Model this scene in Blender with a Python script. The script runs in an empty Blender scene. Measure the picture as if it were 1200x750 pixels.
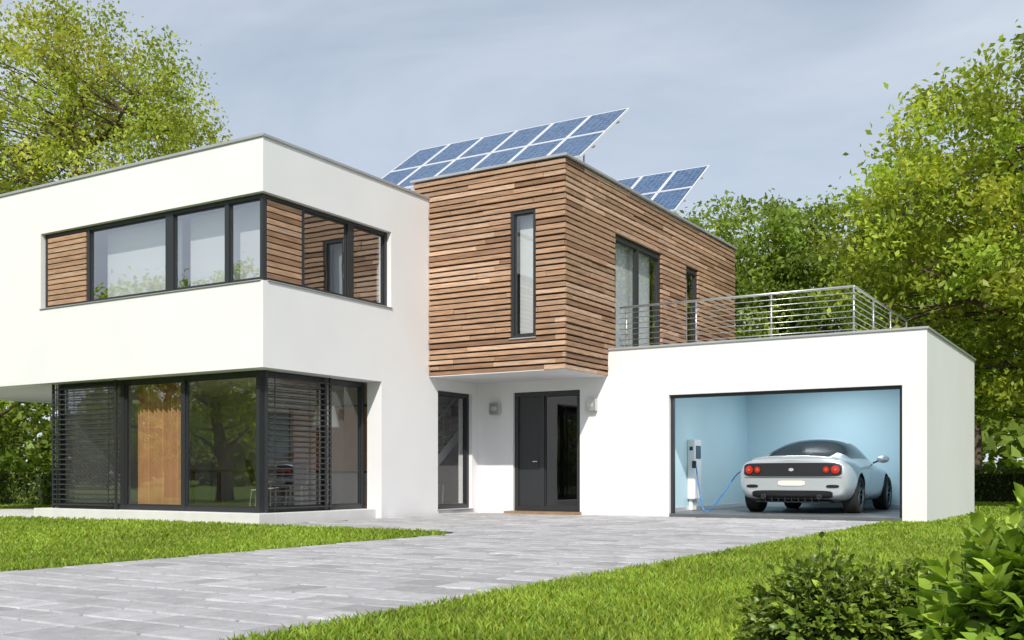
import bpy, bmesh, math, random
import numpy as np
from mathutils import Vector, Matrix
from mathutils.bvhtree import BVHTree
R=random.Random(7)
scene=bpy.context.scene
COL=scene.collection

# ------------------------------------------------------------ materials
def newmat(name):
    m=bpy.data.materials.new(name); m.use_nodes=True
    nt=m.node_tree; nt.nodes.clear()
    out=nt.nodes.new('ShaderNodeOutputMaterial')
    return m,nt,out
def N(nt,t,**k):
    n=nt.nodes.new(t)
    for a,b in k.items(): setattr(n,a,b)
    return n
def pmat(name,col,rough=.6,metal=0,var=.0,vscale=3,bump=0,bscale=60,coat=0,attr=False,stretch=None,spec=None):
    m,nt,out=newmat(name)
    p=N(nt,'ShaderNodeBsdfPrincipled'); L=nt.links.new
    p.inputs['Roughness'].default_value=rough; p.inputs['Metallic'].default_value=metal
    p.inputs['Coat Weight'].default_value=coat
    if spec is not None: p.inputs['Specular IOR Level'].default_value=spec
    L(p.outputs[0],out.inputs[0])
    tc=N(nt,'ShaderNodeTexCoord'); mp=N(nt,'ShaderNodeMapping'); L(tc.outputs['Object'],mp.inputs[0])
    if stretch: mp.inputs['Scale'].default_value=stretch
    src=None
    if attr:
        a=N(nt,'ShaderNodeAttribute'); a.attribute_name='Col'; src=a.outputs['Color']
    if var>0:
        no=N(nt,'ShaderNodeTexNoise'); no.inputs['Scale'].default_value=vscale; no.inputs['Detail'].default_value=6
        L(mp.outputs[0],no.inputs['Vector'])
        mr=N(nt,'ShaderNodeMapRange'); mr.inputs[1].default_value=.25; mr.inputs[2].default_value=.75
        mr.inputs[3].default_value=1-var; mr.inputs[4].default_value=1+var; L(no.outputs[0],mr.inputs[0])
        vm=N(nt,'ShaderNodeVectorMath',operation='MULTIPLY')
        if src: L(src,vm.inputs[0])
        else: vm.inputs[0].default_value=col
        L(mr.outputs[0],vm.inputs[1]); L(vm.outputs[0],p.inputs['Base Color'])
    elif src: L(src,p.inputs['Base Color'])
    else: p.inputs['Base Color'].default_value=(*col,1)
    if bump>0:
        n2=N(nt,'ShaderNodeTexNoise'); n2.inputs['Scale'].default_value=bscale; n2.inputs['Detail'].default_value=4
        L(mp.outputs[0],n2.inputs['Vector'])
        b=N(nt,'ShaderNodeBump'); b.inputs['Strength'].default_value=bump; b.inputs['Distance'].default_value=.01
        L(n2.outputs[0],b.inputs['Height']); L(b.outputs[0],p.inputs['Normal'])
    return m
def glassmat(name,r,tint=(.90,.93,.94)):
    m,nt,out=newmat(name); L=nt.links.new
    t=N(nt,'ShaderNodeBsdfTransparent'); t.inputs[0].default_value=(*tint,1)
    g=N(nt,'ShaderNodeBsdfGlossy'); g.inputs['Roughness'].default_value=.0; g.inputs[0].default_value=(.95,.97,1,1)
    f=N(nt,'ShaderNodeLayerWeight'); f.inputs[0].default_value=.5
    pw=N(nt,'ShaderNodeMath',operation='POWER'); pw.inputs[1].default_value=4; L(f.outputs['Facing'],pw.inputs[0])
    mr=N(nt,'ShaderNodeMapRange'); mr.inputs[3].default_value=r; mr.inputs[4].default_value=.95; L(pw.outputs[0],mr.inputs[0])
    mx=N(nt,'ShaderNodeMixShader'); L(mr.outputs[0],mx.inputs[0]); L(t.outputs[0],mx.inputs[1]); L(g.outputs[0],mx.inputs[2])
    no=N(nt,'ShaderNodeTexNoise'); no.inputs['Scale'].default_value=.8
    tc=N(nt,'ShaderNodeTexCoord'); L(tc.outputs['Object'],no.inputs['Vector'])
    b=N(nt,'ShaderNodeBump'); b.inputs['Strength'].default_value=.15; b.inputs['Distance'].default_value=.02
    L(no.outputs[0],b.inputs['Height']); L(b.outputs[0],g.inputs['Normal'])
    L(mx.outputs[0],out.inputs[0]); return m
def leafmat(name,trans=.35,rough=.5):
    m,nt,out=newmat(name); L=nt.links.new
    a=N(nt,'ShaderNodeAttribute'); a.attribute_name='Col'
    p=N(nt,'ShaderNodeBsdfPrincipled'); p.inputs['Roughness'].default_value=rough; p.inputs['Specular IOR Level'].default_value=.35
    L(a.outputs['Color'],p.inputs['Base Color'])
    t=N(nt,'ShaderNodeBsdfTranslucent')
    vm=N(nt,'ShaderNodeVectorMath',operation='MULTIPLY'); vm.inputs[1].default_value=(1.5,1.45,.7)
    L(a.outputs['Color'],vm.inputs[0]); L(vm.outputs[0],t.inputs[0])
    mx=N(nt,'ShaderNodeMixShader'); mx.inputs[0].default_value=trans
    L(p.outputs[0],mx.inputs[1]); L(t.outputs[0],mx.inputs[2]); L(mx.outputs[0],out.inputs[0]); return m

M={}
M['white']=pmat('white_render',(.80,.80,.81),.85,var=.035,vscale=.7,bump=.25,bscale=140)
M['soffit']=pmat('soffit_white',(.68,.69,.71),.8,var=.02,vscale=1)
M['plinth']=pmat('plinth_concrete',(.68,.68,.67),.8,var=.07,vscale=3,bump=.2,bscale=40)
M['cap']=pmat('zinc_cap',(.42,.43,.44),.5,.3,var=.1,vscale=2)
M['frame']=pmat('anthracite_frame',(.035,.038,.042),.4,.2)
M['slatdark']=pmat('blind_slat',(.06,.06,.062),.45,.3)
M['wood']=pmat('cedar_slat',(.3,.15,.08),.7,var=.34,vscale=5,bump=.4,bscale=30,attr=True,stretch=(.7,.7,9),spec=.25)
M['woodback']=pmat('dark_backing',(.03,.02,.015),.9)
M['steel']=pmat('brushed_steel',(.62,.62,.61),.3,.8)
M['alu']=pmat('aluminium',(.70,.71,.73),.35,.5)
M['inwall']=pmat('interior_wall',(.62,.59,.55),.8,var=.05)
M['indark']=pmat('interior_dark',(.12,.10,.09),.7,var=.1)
M['infloor']=pmat('interior_floor',(.30,.20,.13),.4,var=.15,vscale=4)
M['blue']=pmat('blue_garage_paint',(.50,.69,.77),.75,var=.03,vscale=1)
M['gfloor']=pmat('garage_floor',(.12,.125,.13),.45,var=.12,vscale=3)
M['glassU']=glassmat('glass_upper',.38)
M['glassG']=glassmat('glass_ground',.25,(.90,.92,.93))
M['glassR']=glassmat('glass_side',.07,(.88,.90,.90))
M['glassD']=glassmat('glass_door',.08,(.5,.52,.53))
M['glassW']=glassmat('glass_box',.22)
M['blind']=pmat('white_blind',(.78,.79,.80),.8,var=.03,vscale=1)
M['curtain']=pmat('ochre_curtain',(.60,.33,.16),.8,var=.1,vscale=3)
M['black']=pmat('black_plastic',(.012,.012,.014),.35)
M['leaf']=leafmat('leaf',.42); M['grassb']=leafmat('grass_blade',.35,.55); M['gloss']=leafmat('glossy_leaf',.28,.36)
M['bark']=pmat('bark',(.12,.09,.06),.9,var=.35,vscale=6,bump=.6,bscale=20,stretch=(1,1,.3))

# ------------------------------------------------------------ mesh helpers
class MB:
    def __init__(s): s.v=[];s.f=[];s.m=[];s.c=[];s.mats=[]
    def mi(s,mat):
        mat=M[mat] if isinstance(mat,str) else mat
        if mat not in s.mats: s.mats.append(mat)
        return s.mats.index(mat)
    def box(s,x0,x1,y0,y1,z0,z1,mat,col=(1,1,1)):
        b=len(s.v); k=s.mi(mat)
        x0,x1=min(x0,x1),max(x0,x1);y0,y1=min(y0,y1),max(y0,y1);z0,z1=min(z0,z1),max(z0,z1)
        s.v+=[(x0,y0,z0),(x1,y0,z0),(x1,y1,z0),(x0,y1,z0),(x0,y0,z1),(x1,y0,z1),(x1,y1,z1),(x0,y1,z1)]
        s.c+=[col]*8
        for f in ((0,3,2,1),(4,5,6,7),(0,1,5,4),(1,2,6,5),(2,3,7,6),(3,0,4,7)):
            s.f.append(tuple(b+i for i in f)); s.m.append(k)
    def quad(s,pts,mat,col=(1,1,1)):
        b=len(s.v);k=s.mi(mat); s.v+=[tuple(p) for p in pts]; s.c+=[col]*len(pts)
        s.f.append(tuple(range(b,b+len(pts)))); s.m.append(k)
    def tube(s,pts,rad,mat,n=6,col=(1,1,1),cap=True):
        k=s.mi(mat); b=len(s.v); P=[Vector(p) for p in pts]
        if not hasattr(rad,'__len__'): rad=[rad]*len(P)
        for i,p in enumerate(P):
            d=(P[min(i+1,len(P)-1)]-P[max(i-1,0)])
            if d.length<1e-6: d=Vector((0,0,1))
            d.normalize()
            ref=Vector((1,0,0)) if abs(d.x)<.8 else Vector((0,1,0))
            u=(ref-d*ref.dot(d)).normalized(); w=d.cross(u)
            for j in range(n):
                a=2*math.pi*j/n
                s.v.append(tuple(p+(u*math.cos(a)+w*math.sin(a))*rad[i])); s.c.append(col)
        for i in range(len(P)-1):
            for j in range(n):
                s.f.append((b+i*n+j,b+i*n+(j+1)%n,b+(i+1)*n+(j+1)%n,b+(i+1)*n+j)); s.m.append(k)
        if cap:
            s.f.append(tuple(b+j for j in range(n))[::-1]); s.m.append(k)
            e=b+(len(P)-1)*n; s.f.append(tuple(e+j for j in range(n))); s.m.append(k)
    def obj(s,name,parent=None,smooth=False,bevel=0,loc=None):
        me=bpy.data.meshes.new(name); me.from_pydata(s.v,[],s.f)
        for m in s.mats: me.materials.append(m)
        me.polygons.foreach_set('material_index',s.m)
        ca=me.color_attributes.new('Col','FLOAT_COLOR','POINT')
        ca.data.foreach_set('color',np.array([(*c,1) for c in s.c],dtype=np.float32).ravel())
        if smooth: me.polygons.foreach_set('use_smooth',[True]*len(s.f))
        me.update()
        o=bpy.data.objects.new(name,me); COL.objects.link(o)
        if parent: o.parent=parent
        if loc: o.location=loc
        if bevel:
            b=o.modifiers.new('b','BEVEL'); b.width=bevel; b.segments=2; b.limit_method='ANGLE'
        return o
def empty(name,loc=(0,0,0)):
    e=bpy.data.objects.new(name,None); COL.objects.link(e); e.location=loc; return e
def npmesh(name,V,F,C,mat,parent=None,nper=4,smooth=False):
    me=bpy.data.meshes.new(name)
    V=V.reshape(-1,3).astype(np.float32)
    me.vertices.add(len(V)); me.vertices.foreach_set('co',V.ravel())
    F=F.astype(np.int32)
    me.loops.add(F.size); me.loops.foreach_set('vertex_index',F.ravel())
    me.polygons.add(len(F)); me.polygons.foreach_set('loop_start',np.arange(0,F.size,nper,dtype=np.int32))
    me.polygons.foreach_set('loop_total',np.full(len(F),nper,dtype=np.int32))
    ca=me.color_attributes.new('Col','FLOAT_COLOR','POINT')
    C4=np.ones((len(V),4),dtype=np.float32); C4[:,:3]=C.reshape(-1,3); ca.data.foreach_set('color',C4.ravel())
    me.materials.append(mat); me.update(calc_edges=True); me.validate()
    o=bpy.data.objects.new(name,me); COL.objects.link(o)
    if parent: o.parent=parent
    return o

# ------------------------------------------------------------ foliage
def leaf_arrays(P,size,cols,rng,up=.5,aspect=.55,fold=.15):
    n=len(P)
    d=rng.normal(size=(n,3)); d/=np.linalg.norm(d,axis=1)[:,None]
    nr=rng.normal(size=(n,3)); nr[:,2]=np.abs(nr[:,2])+up
    w=np.cross(d,nr); w/=np.linalg.norm(w,axis=1)[:,None]+1e-9
    nn=np.cross(w,d)
    s=(size*rng.uniform(.65,1.3,n))[:,None]
    V=np.empty((n,4,3)); V[:,0]=P-d*s*.5; V[:,2]=P+d*s*.5
    V[:,1]=P+w*s*aspect*.5+nn*s*fold-d*s*.05; V[:,3]=P-w*s*aspect*.5+nn*s*fold-d*s*.05
    C=np.repeat(cols[:,None,:],4,axis=1)
    return V,C
def crown_radius(dirs,rng,lobes=10,amp=.28):
    l=rng.normal(size=(lobes,3)); l/=np.linalg.norm(l,axis=1)[:,None]
    a=rng.uniform(-amp,amp,lobes)
    return 1+(np.maximum(0,dirs@l.T)**5)@a
def tree(name,base,cz,rad,nclump,lper,lsize,clr,col,seed,trunk_r=.25,inner=.35,branch=True,lean=(0,0),flat=.65,stemtop=.5,amp=.2):
    rng=np.random.default_rng(seed); rr=random.Random(seed)
    root=empty(name,(0,0,0)); bx,by=base; rx,ry,rz=rad
    d=rng.normal(size=(nclump,3)); d/=np.linalg.norm(d,axis=1)[:,None]
    R0=crown_radius(d,rng,amp=amp)*(rng.uniform(inner**3,1,nclump)**(1/3))
    cc=np.array([bx+lean[0],by+lean[1],cz])
    K=cc+d*R0[:,None]*np.array([rx,ry,rz])
    K[:,2]=np.maximum(K[:,2],cz-rz*.85)
    mb=MB()
    top=Vector((cc[0],cc[1],cz+rz*stemtop))
    b0=Vector((bx,by,-.1)); tp=[]
    for i in range(9):
        t=i/8; p=b0.lerp(top,t)+Vector((math.sin(t*4+seed),math.cos(t*5+seed),0))*.18*min(1,t*3)
        tp.append(p)
    mb.tube(tp,[trunk_r*(1.25 if i==0 else 1-.85*i/8) for i in range(9)],'bark',9)
    nodes=[(p,trunk_r*(1-.85*i/8)) for i,p in enumerate(tp) if p.z>cz-rz*1.0]
    far=sorted(range(nclump),key=lambda i:-R0[i]); pick=far[::max(1,nclump//13)][:13]
    for i in pick:
        e=Vector(K[i]); 
        cand=[q for q in tp if q.z<e.z-.25*(e-q).to_2d().length] or [tp[3]]
        q=min(cand,key=lambda q:(q-e).length); r0=trunk_r*.45
        pts=[];n=7
        for j in range(n):
            t=j/(n-1); p=q.lerp(e,t); p.z-=math.sin(t*math.pi)*.12*(e-q).length*(.2+rr.random()*.5)
            p+=Vector((rr.uniform(-1,1),rr.uniform(-1,1),rr.uniform(-1,1)))*.12*(1 if 0<j<n-1 else 0)
            pts.append(p); nodes.append((p,r0*(1-.8*t)))
        mb.tube(pts,[r0*(1-.82*j/(n-1)) for j in range(n)],'bark',6)
    if branch:
        NP=np.array([p for p,_ in nodes])
        for i in range(nclump):
            e=Vector(K[i]); dd=np.linalg.norm(NP-K[i],axis=1)+np.maximum(0,NP[:,2]-K[i,2])*1.5
            j=int(dd.argmin()); q,r=nodes[j]
            mid=q.lerp(e,.5)+Vector((rr.uniform(-1,1),rr.uniform(-1,1),rr.uniform(-.5,.8)))*.15*(e-q).length
            r=min(r*.6,.04)
            mb.tube([q,mid,e],[r,r*.6,r*.25],'bark',4,cap=False)
    mb.obj('trunk_and_limbs',root,smooth=True)
    n=nclump*lper
    ci=np.repeat(np.arange(nclump),lper)
    cs=clr*rng.uniform(.6,1.35,nclump)
    g=rng.normal(size=(n,3))*.55; g*=np.array([1,1,flat])
    P=K[ci]+g*cs[ci][:,None]
    br=rng.uniform(.62,1.3,nclump)[ci]*rng.uniform(.75,1.25,n)
    hue=rng.uniform(.88,1.14,nclump)[ci]
    C=np.stack([col[0]*br*hue,col[1]*br,col[2]*br],1)
    V,C=leaf_arrays(P,lsize,C,rng)
    npmesh('foliage',V,np.arange(n*4).reshape(-1,4),C,M['leaf'],root)
    return root
def hedge(name,x0,x1,y0,y1,z1,n,size,col,seed,z0=0.0,mat='leaf'):
    rng=np.random.default_rng(seed)
    root=empty(name)
    P=rng.uniform(0,1,(n,3)); 
    ax=rng.integers(0,5,n)
    P[ax==0,2]=1; P[ax==1,0]=0; P[ax==2,0]=1; P[ax==3,1]=0; P[ax==4,1]=1
    P=np.array([x0,y0,z0])+P*np.array([x1-x0,y1-y0,z1-z0])
    P+=rng.normal(size=(n,3))*.05*(1+np.sin(P[:,:1]*3.1)*.4)
    P[:,2]=np.maximum(P[:,2],.02)
    br=rng.uniform(.6,1.3,n); C=np.array(col)[None]*br[:,None]
    V,C=leaf_arrays(P,size,C,rng)
    npmesh('foliage',V,np.arange(n*4).reshape(-1,4),C,M[mat],root)
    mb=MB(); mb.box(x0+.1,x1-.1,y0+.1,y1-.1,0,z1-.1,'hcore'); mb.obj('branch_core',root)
    return root
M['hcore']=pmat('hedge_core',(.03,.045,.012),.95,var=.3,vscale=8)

# ------------------------------------------------------------ HOUSE
house=empty('modern_house')
w=MB()
F0,F1=12.37,12.72; S=-12.28; S1=-12.63; LW=-23.0; TOP=6.34; SOF=2.57; WZ0,WZ1=3.99,5.45; BK=24.0
w.box(LW,S,F0,F1,SOF,WZ0,'white'); w.box(LW,S,F0,F1,WZ1,TOP,'white'); w.box(LW,-18.15,F0,F1,WZ0,WZ1,'white')
w.box(S1,S,F1,BK,SOF,WZ0,'white'); w.box(S1,S,15.75,BK,WZ0,WZ1,'white'); w.box(S1,S,F1,BK,WZ1,TOP,'white')
w.box(S1,S,15.46,17.29,-.1,SOF,'white'); w.box(S1,S,18.55,BK,-.1,SOF,'white')
w.box(S1,S,17.29,18.55,-.1,.10,'white'); w.box(S1,S,17.29,18.55,2.54,SOF,'white')
w.box(LW,LW+.35,F1,BK,SOF,TOP,'white'); w.box(LW+.35,S1,BK-.35,BK,-.1,TOP,'white')
w.box(LW+.35,S1,F1,BK-.35,SOF+.005,2.80,'soffit'); w.box(LW+.35,S1,F1,BK-.35,6.0,6.12,'soffit')
w.box(-22.6,S1,17.0,17.1,2.8,6.0,'inwall'); 
w.box(-18.25,-18.12,12.85,BK-.4,-.1,SOF,'white')
w.box(-18.1,S1,16.62,16.74,.17,SOF,'inwall'); w.box(-18.1,S1,BK-.45,BK-.36,.17,SOF,'inwall')
w.box(-18.1,S1,21.0,21.1,.17,SOF,'inwall'); w.box(-15.2,-15.1,16.74,21.0,.17,SOF,'inwall')
w.box(-18.1,-12.72,12.75,BK-.4,.10,.17,'infloor')
G0,G1=18.78,19.08; GT=3.30; GX=-3.143
w.box(S,-11.39,G0,G1,-.1,2.79,'white'); w.box(-11.39,-9.80,G0,G1,2.55,2.79,'white'); w.box(-9.80,-9.165,G0,G1,-.1,2.79,'white')
w.box(-9.165,-7.86,G0,G1,-.1,GT,'white'); w.box(-7.86,-3.546,G0,G1,2.36,GT,'white'); w.box(-3.546,GX,G0,G1,-.1,GT,'white')
w.box(-3.443,GX,G1,24.6,-.1,GT,'white'); w.box(-9.2,-3.443,24.35,24.6,-.1,GT,'white')
w.box(-9.16,-3.443,G1,24.35,3.02,3.2,'soffit')
w.box(-11.39,-9.80,G0+.12,G1,-.1,.06,'plinth')
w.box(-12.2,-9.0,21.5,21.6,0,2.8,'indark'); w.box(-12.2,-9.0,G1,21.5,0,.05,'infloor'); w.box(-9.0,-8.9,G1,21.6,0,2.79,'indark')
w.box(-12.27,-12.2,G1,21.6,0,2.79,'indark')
w.obj('white_walls',house)
g=MB()
g.box(-8.35,-8.15,G1,24.35,-.02,3.02,'blue'); g.box(-3.455,-3.445,G1+.01,24.33,.05,3.0,'blue'); g.box(-8.15,-3.455,24.33,24.345,.05,3.0,'blue')
g.box(-8.15,-3.455,G1,24.33,2.96,3.01,'blind'); g.box(-8.15,-3.455,G0+.03,24.33,-.02,.06,'gfloor')
g.box(-8.149,-8.14,19.1,24.32,.06,.14,'alu'); g.box(-8.14,-3.46,24.315,24.329,.06,.14,'alu')
g.obj('garage_interior',house)
em,ent,eo=newmat('added_fill_glow'); e_=N(ent,'ShaderNodeEmission'); e_.inputs[0].default_value=(.85,.95,1,1); e_.inputs[1].default_value=4; ent.links.new(e_.outputs[0],eo.inputs[0]); M['fillglow']=em  # emission for the added garage fill panels
for y_ in (20.4,22.8):  # fill panels and area lights added behind the lintel to brighten the garage
    q=MB(); q.box(-.75,.75,-.12,.12,0,.06,'alu'); q.box(-.72,.72,-.10,.10,-.012,-.002,'fillglow'); q.obj('added_fill_panel',None,loc=(-5.8,y_,2.895))
    ld=bpy.data.lights.new('added_garage_fill','AREA'); ld.shape='RECTANGLE'; ld.size=1.4; ld.size_y=.2; ld.energy=46; ld.color=(.92,.97,1)
    lo=bpy.data.objects.new('added_garage_fill',ld); COL.objects.link(lo); lo.location=(-5.8,y_,2.87)
t=MB()
t.box(-7.86,-7.80,G0+.10,G0+.18,.062,2.36,'frame'); t.box(-3.606,-3.546,G0+.10,G0+.18,.062,2.36,'frame'); t.box(-7.80,-3.606,G0+.10,G0+.18,2.30,2.36,'frame')
t.obj('garage_door_frame',house)
p=MB(); p.box(-18.45,-12.42,12.42,12.80,-.1,.165,'plinth'); p.box(-12.80,-12.42,12.80,15.455,-.1,.165,'plinth')
p.box(-18.45,-12.80,12.80,13.2,-.1,.09,'plinth')
p.box(-18.45,-18.255,13.2,16,-.1,.165,'plinth')
p.obj('plinth',house,bevel=.008)
p=MB()
for i in range(8):
    for j in range(6): p.box(-23.1+i*.58,-23.1+i*.58+.57,12.2+j*.8,12.2+j*.8+.79,-.06,.0+R.uniform(-.002,.002),'plinth')
p.obj('side_terrace')
c=MB()
c.box(LW-.03,S+.03,F0-.03,F1+.03,TOP,TOP+.05,'cap'); c.box(S1-.03,S+.03,F1+.03,16.965,TOP,TOP+.05,'cap')
c.box(-9.155,GX+.03,G0-.03,G1+.03,GT,GT+.04,'cap'); c.box(-3.47,GX+.03,G1+.03,24.63,GT,GT+.04,'cap')
c.box(-12.72,-9.11,16.92,17.25,6.73,6.78,'cap'); c.box(-9.42,-9.11,17.25,26.42,6.73,6.78,'cap'); c.box(-12.72,-12.5,17.25,26.42,6.73,6.78,'cap')
c.obj('roof_edge_caps',house,bevel=.006)
B=MB(); bx0,bx1=-12.275,-9.215; by0=17.015; BZ0,BZ1=2.80,6.73
B.box(bx0,-10.35,by0,17.2,BZ0,BZ1,'woodback'); B.box(-9.80,bx1,by0,17.2,BZ0,BZ1,'woodback')
B.box(-10.35,-9.80,by0,17.2,BZ0,3.42,'woodback'); B.box(-10.35,-9.80,by0,17.2,5.85,BZ1,'woodback')
for a,b in ((17.2,19.12),(21.48,22.95),(23.71,26.3)): B.box(-9.4,bx1,a,b,BZ0,BZ1,'woodback')
for a,b in ((19.12,21.48),(22.95,23.71)):
    B.box(-9.4,bx1,a,b,BZ0,3.25,'woodback'); B.box(-9.4,bx1,a,b,5.69,BZ1,'woodback')
B.box(-12.66,bx0,by0,26.3,6.40,BZ1,'woodback'); B.box(bx0,-9.4,26.1,26.3,0,BZ1,'woodback')
B.box(bx0,-9.4,17.2,26.1,6.55,6.66,'soffit')
B.box(bx0,-9.2,16.975,G0,2.775,2.798,'soffit'); B.box(bx0,-9.4,17.2,26.1,2.80,3.0,'soffit')
B.box(bx0,-9.4,20.5,20.6,3.0,6.55,'inwall'); B.box(-11.4,-11.3,17.2,26,3.0,6.55,'inwall')
B.obj('wood_box_core',house)
def woodcol(r):
    a=r.random(); k=r.uniform(.82,1.14)
    base=(.42,.265,.17) if a<.7 else ((.53,.36,.25) if a<.9 else (.29,.17,.105))
    return tuple(c*k for c in base)
SL=MB(); rows=36; pitch=(6.73-2.79)/rows
def boards(r,a,b,lo=.9,hi=3.0):
    out=[];x=a-r.uniform(0,1)
    while x<b:
        l=r.uniform(lo,hi); s0=max(a,x); e0=min(b,x+l-.004)
        if e0-s0>.03: out.append((s0,e0))
        x+=l
    return out
def cut(segs,h0,h1):
    o=[]
    for a,b in segs:
        if b<=h0 or a>=h1: o.append((a,b)); continue
        if a<h0-.02: o.append((a,h0))
        if b>h1+.02: o.append((h1,b))
    return o
for i in range(rows):
    z0=2.79+i*pitch; z1=z0+pitch-.027; zc=(z0+z1)/2
    x0=-12.66 if z0>6.38 else -12.275
    s=boards(R,x0,-9.16+R.uniform(-.004,.004))
    if 3.40<zc<5.87: s=cut(s,-10.36,-9.79)
    for a,b in s:
        o=R.choice([0,0,0,.006,.014,-.014]); SL.box(a,b,16.965+o,17.013,z0+R.uniform(0,.007),z1+R.uniform(-.008,.005),'wood',woodcol(R))
    s=boards(R,17.0,26.36)
    if zc<5.71 and zc>3.23:
        s=cut(s,19.11,21.49); s=cut(s,22.94,23.72)
    for a,b in s:
        o=R.choice([0,0,0,.006,.014,-.014]); SL.box(-9.213,-9.16+o,a,b,z0+R.uniform(0,.007),z1+R.uniform(-.008,.005),'wood',woodcol(R))
def panel(axis,a0,a1,pos,z0,z1):
    n=13; ph=(z1-z0)/n
    for i in range(n):
        q0=z0+i*ph; q1=q0+ph-.02
        if axis=='y': SL.box(a0,a1,pos,pos+.03,q0,q1,'wood',woodcol(R))
        else: SL.box(pos-.03,pos,a0,a1,q0,q1,'wood',woodcol(R))
panel('y',-18.06,-16.92,12.46,4.07,5.38); panel('x',12.56,13.38,-12.37,4.07,5.38)
SL.obj('wood_slats',house,bevel=.003)
bk=MB(); bk.box(-18.07,-16.91,12.492,12.51,4.06,5.39,'woodback'); bk.box(-12.42,-12.402,12.55,13.39,4.06,5.39,'woodback'); bk.obj('shutter_backing',house)

W=MB()
def win(axis,a0,a1,z0,z1,pos,mull,glass,t=.07,dep=.09,skip=()):
    def bx(p0,p1,q0,q1,e0=0,mat='frame'):
        if axis=='y': W.box(p0,p1,pos+e0,pos+dep,q0,q1,mat)
        else: W.box(pos-dep,pos-e0,p0,p1,q0,q1,mat)
    bx(a0,a0+t,z0,z1); bx(a1-t,a1,z0,z1)
    xs=[a0+t]
    for m in mull:
        mw=m[1] if isinstance(m,tuple) else t; mm=m[0] if isinstance(m,tuple) else m
        bx(mm-mw/2,mm+mw/2,z0,z1); xs+=[mm-mw/2,mm+mw/2]
    xs.append(a1-t)
    for i in range(0,len(xs),2):
        p0,p1=xs[i],xs[i+1]
        bx(p0,p1,z0,z0+t,.003); bx(p0,p1,z1-t,z1,.003)
        if i//2 in skip: continue
        zz=(z0+t,z1-t); d=dep*.55
        st=.025
        for (u0,u1,v0,v1) in ((p0,p0+st,zz[0],zz[1]),(p1-st,p1,zz[0],zz[1]),(p0+st,p1-st,zz[0],zz[0]+st),(p0+st,p1-st,zz[1]-st,zz[1])):
            bx(u0,u1,v0,v1,.03)
        if axis=='y': W.quad([(p0,pos+d,zz[0]),(p1,pos+d,zz[0]),(p1,pos+d,zz[1]),(p0,pos+d,zz[1])],glass)
        else: W.quad([(pos-d,p0,zz[0]),(pos-d,p1,zz[0]),(pos-d,p1,zz[1]),(pos-d,p0,zz[1])],glass)
win('y',-18.15,-12.38,WZ0,WZ1,12.47,[(-16.86,.07),(-14.64,.20),(-13.22,.10)],'glassU',skip=(0,))
win('x',12.565,15.75,WZ0,WZ1,-12.38,[(13.42,.08),(14.69,.16)],'glassU',skip=(0,))
win('y',-18.09,-12.69,.17,2.565,12.70,[(-16.20,.10),(-14.56,.10)],'glassG',t=.08)
win('x',12.795,15.455,.17,2.565,-12.69,[(14.36,.07),],'glassR',t=.08)
win('x',17.29,18.55,.10,2.54,-12.36,[],'glassR',t=.08)
win('y',-10.35,-9.80,3.42,5.85,17.00,[],'glassW',t=.06)
win('x',19.12,21.48,3.25,5.69,-9.20,[20.30],'glassW',t=.08)
win('x',22.95,23.71,3.25,5.69,-9.20,[],'glassW',t=.08)
win('y',-11.39,-9.80,.062,2.55,18.84,[(-10.72,.10)],'glassD',t=.09,skip=(0,))
W.box(-11.30,-10.77,18.88,18.93,.155,2.46,'frame'); 
W.box(-10.86,-10.84,18.865,18.879,1.02,1.16,'slatdark'); W.box(-10.95,-10.84,18.84,18.864,1.08,1.10,'steel')
M['stepwood']=pmat('step_timber',(.30,.19,.11),.6,var=.2,vscale=5,stretch=(1,8,1))
for i in range(4): W.box(-11.42,-9.76,18.45+i*.081,18.525+i*.081,-.02,.055,'stepwood')
W.box(-12.30,-12.245,17.27,18.57,.085,.098,'cap')
W.box(-18.17,-12.33,12.345,12.468,3.993,4.008,'cap'); W.box(-12.378,-12.255,12.468,15.77,3.993,4.008,'cap')
W.box(-10.37,-9.78,16.94,16.998,3.40,3.42,'cap')
W.obj('windows_and_door',house)
b=MB()
b.box(-16.8,-14.75,12.85,12.86,4.05,5.4,'blind'); b.box(-14.53,-12.75,12.85,12.86,4.05,5.4,'blind')
b.box(-10.30,-9.85,17.25,17.26,3.45,5.8,'blind')
b.box(-9.43,-9.42,19.2,21.4,3.3,5.65,'blind'); b.box(-9.43,-9.42,23.0,23.65,3.3,5.65,'blind')
b.obj('roller_blinds',house)
def curtain(x0,x1,y,z0,z1,n,name):
    q=MB();steps=n*6
    for i in range(steps):
        xa=x0+(x1-x0)*i/steps; xb=x0+(x1-x0)*(i+1)/steps
        ya=y+.05*math.sin(i/6*2*math.pi)+.02*math.sin(i*.37); yb=y+.05*math.sin((i+1)/6*2*math.pi)+.02*math.sin((i+1)*.37)
        q.quad([(xa,ya,z0),(xb,yb,z0),(xb,yb,z1),(xa,ya,z1)],'curtain')
    return q.obj(name,house,smooth=True)
curtain(-16.10,-14.95,12.98,.2,2.5,9,'curtain')
l=MB()
def louvre(axis,a0,a1,pos):
    z=.24
    while z<2.50:
        if axis=='y': l.box(a0,a1,pos-.03,pos+.03,z,z+.012,'slatdark'); l.box(a0,a1,pos-.034,pos-.0305,z-.008,z+.015,'slatdark')
        else: l.box(pos-.03,pos+.03,a0,a1,z,z+.012,'slatdark'); l.box(pos+.0305,pos+.034,a0,a1,z-.008,z+.015,'slatdark')
        z+=.096
    for a in (a0+.12,a1-.12):
        if axis=='y': l.box(a-.01,a+.01,pos-.045,pos-.036,.2,2.55,'frame')
        else: l.box(pos+.036,pos+.045,a-.01,a+.01,.2,2.55,'frame')
louvre('y',-18.05,-16.28,12.60); louvre('x',12.80,14.32,-12.59)
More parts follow.
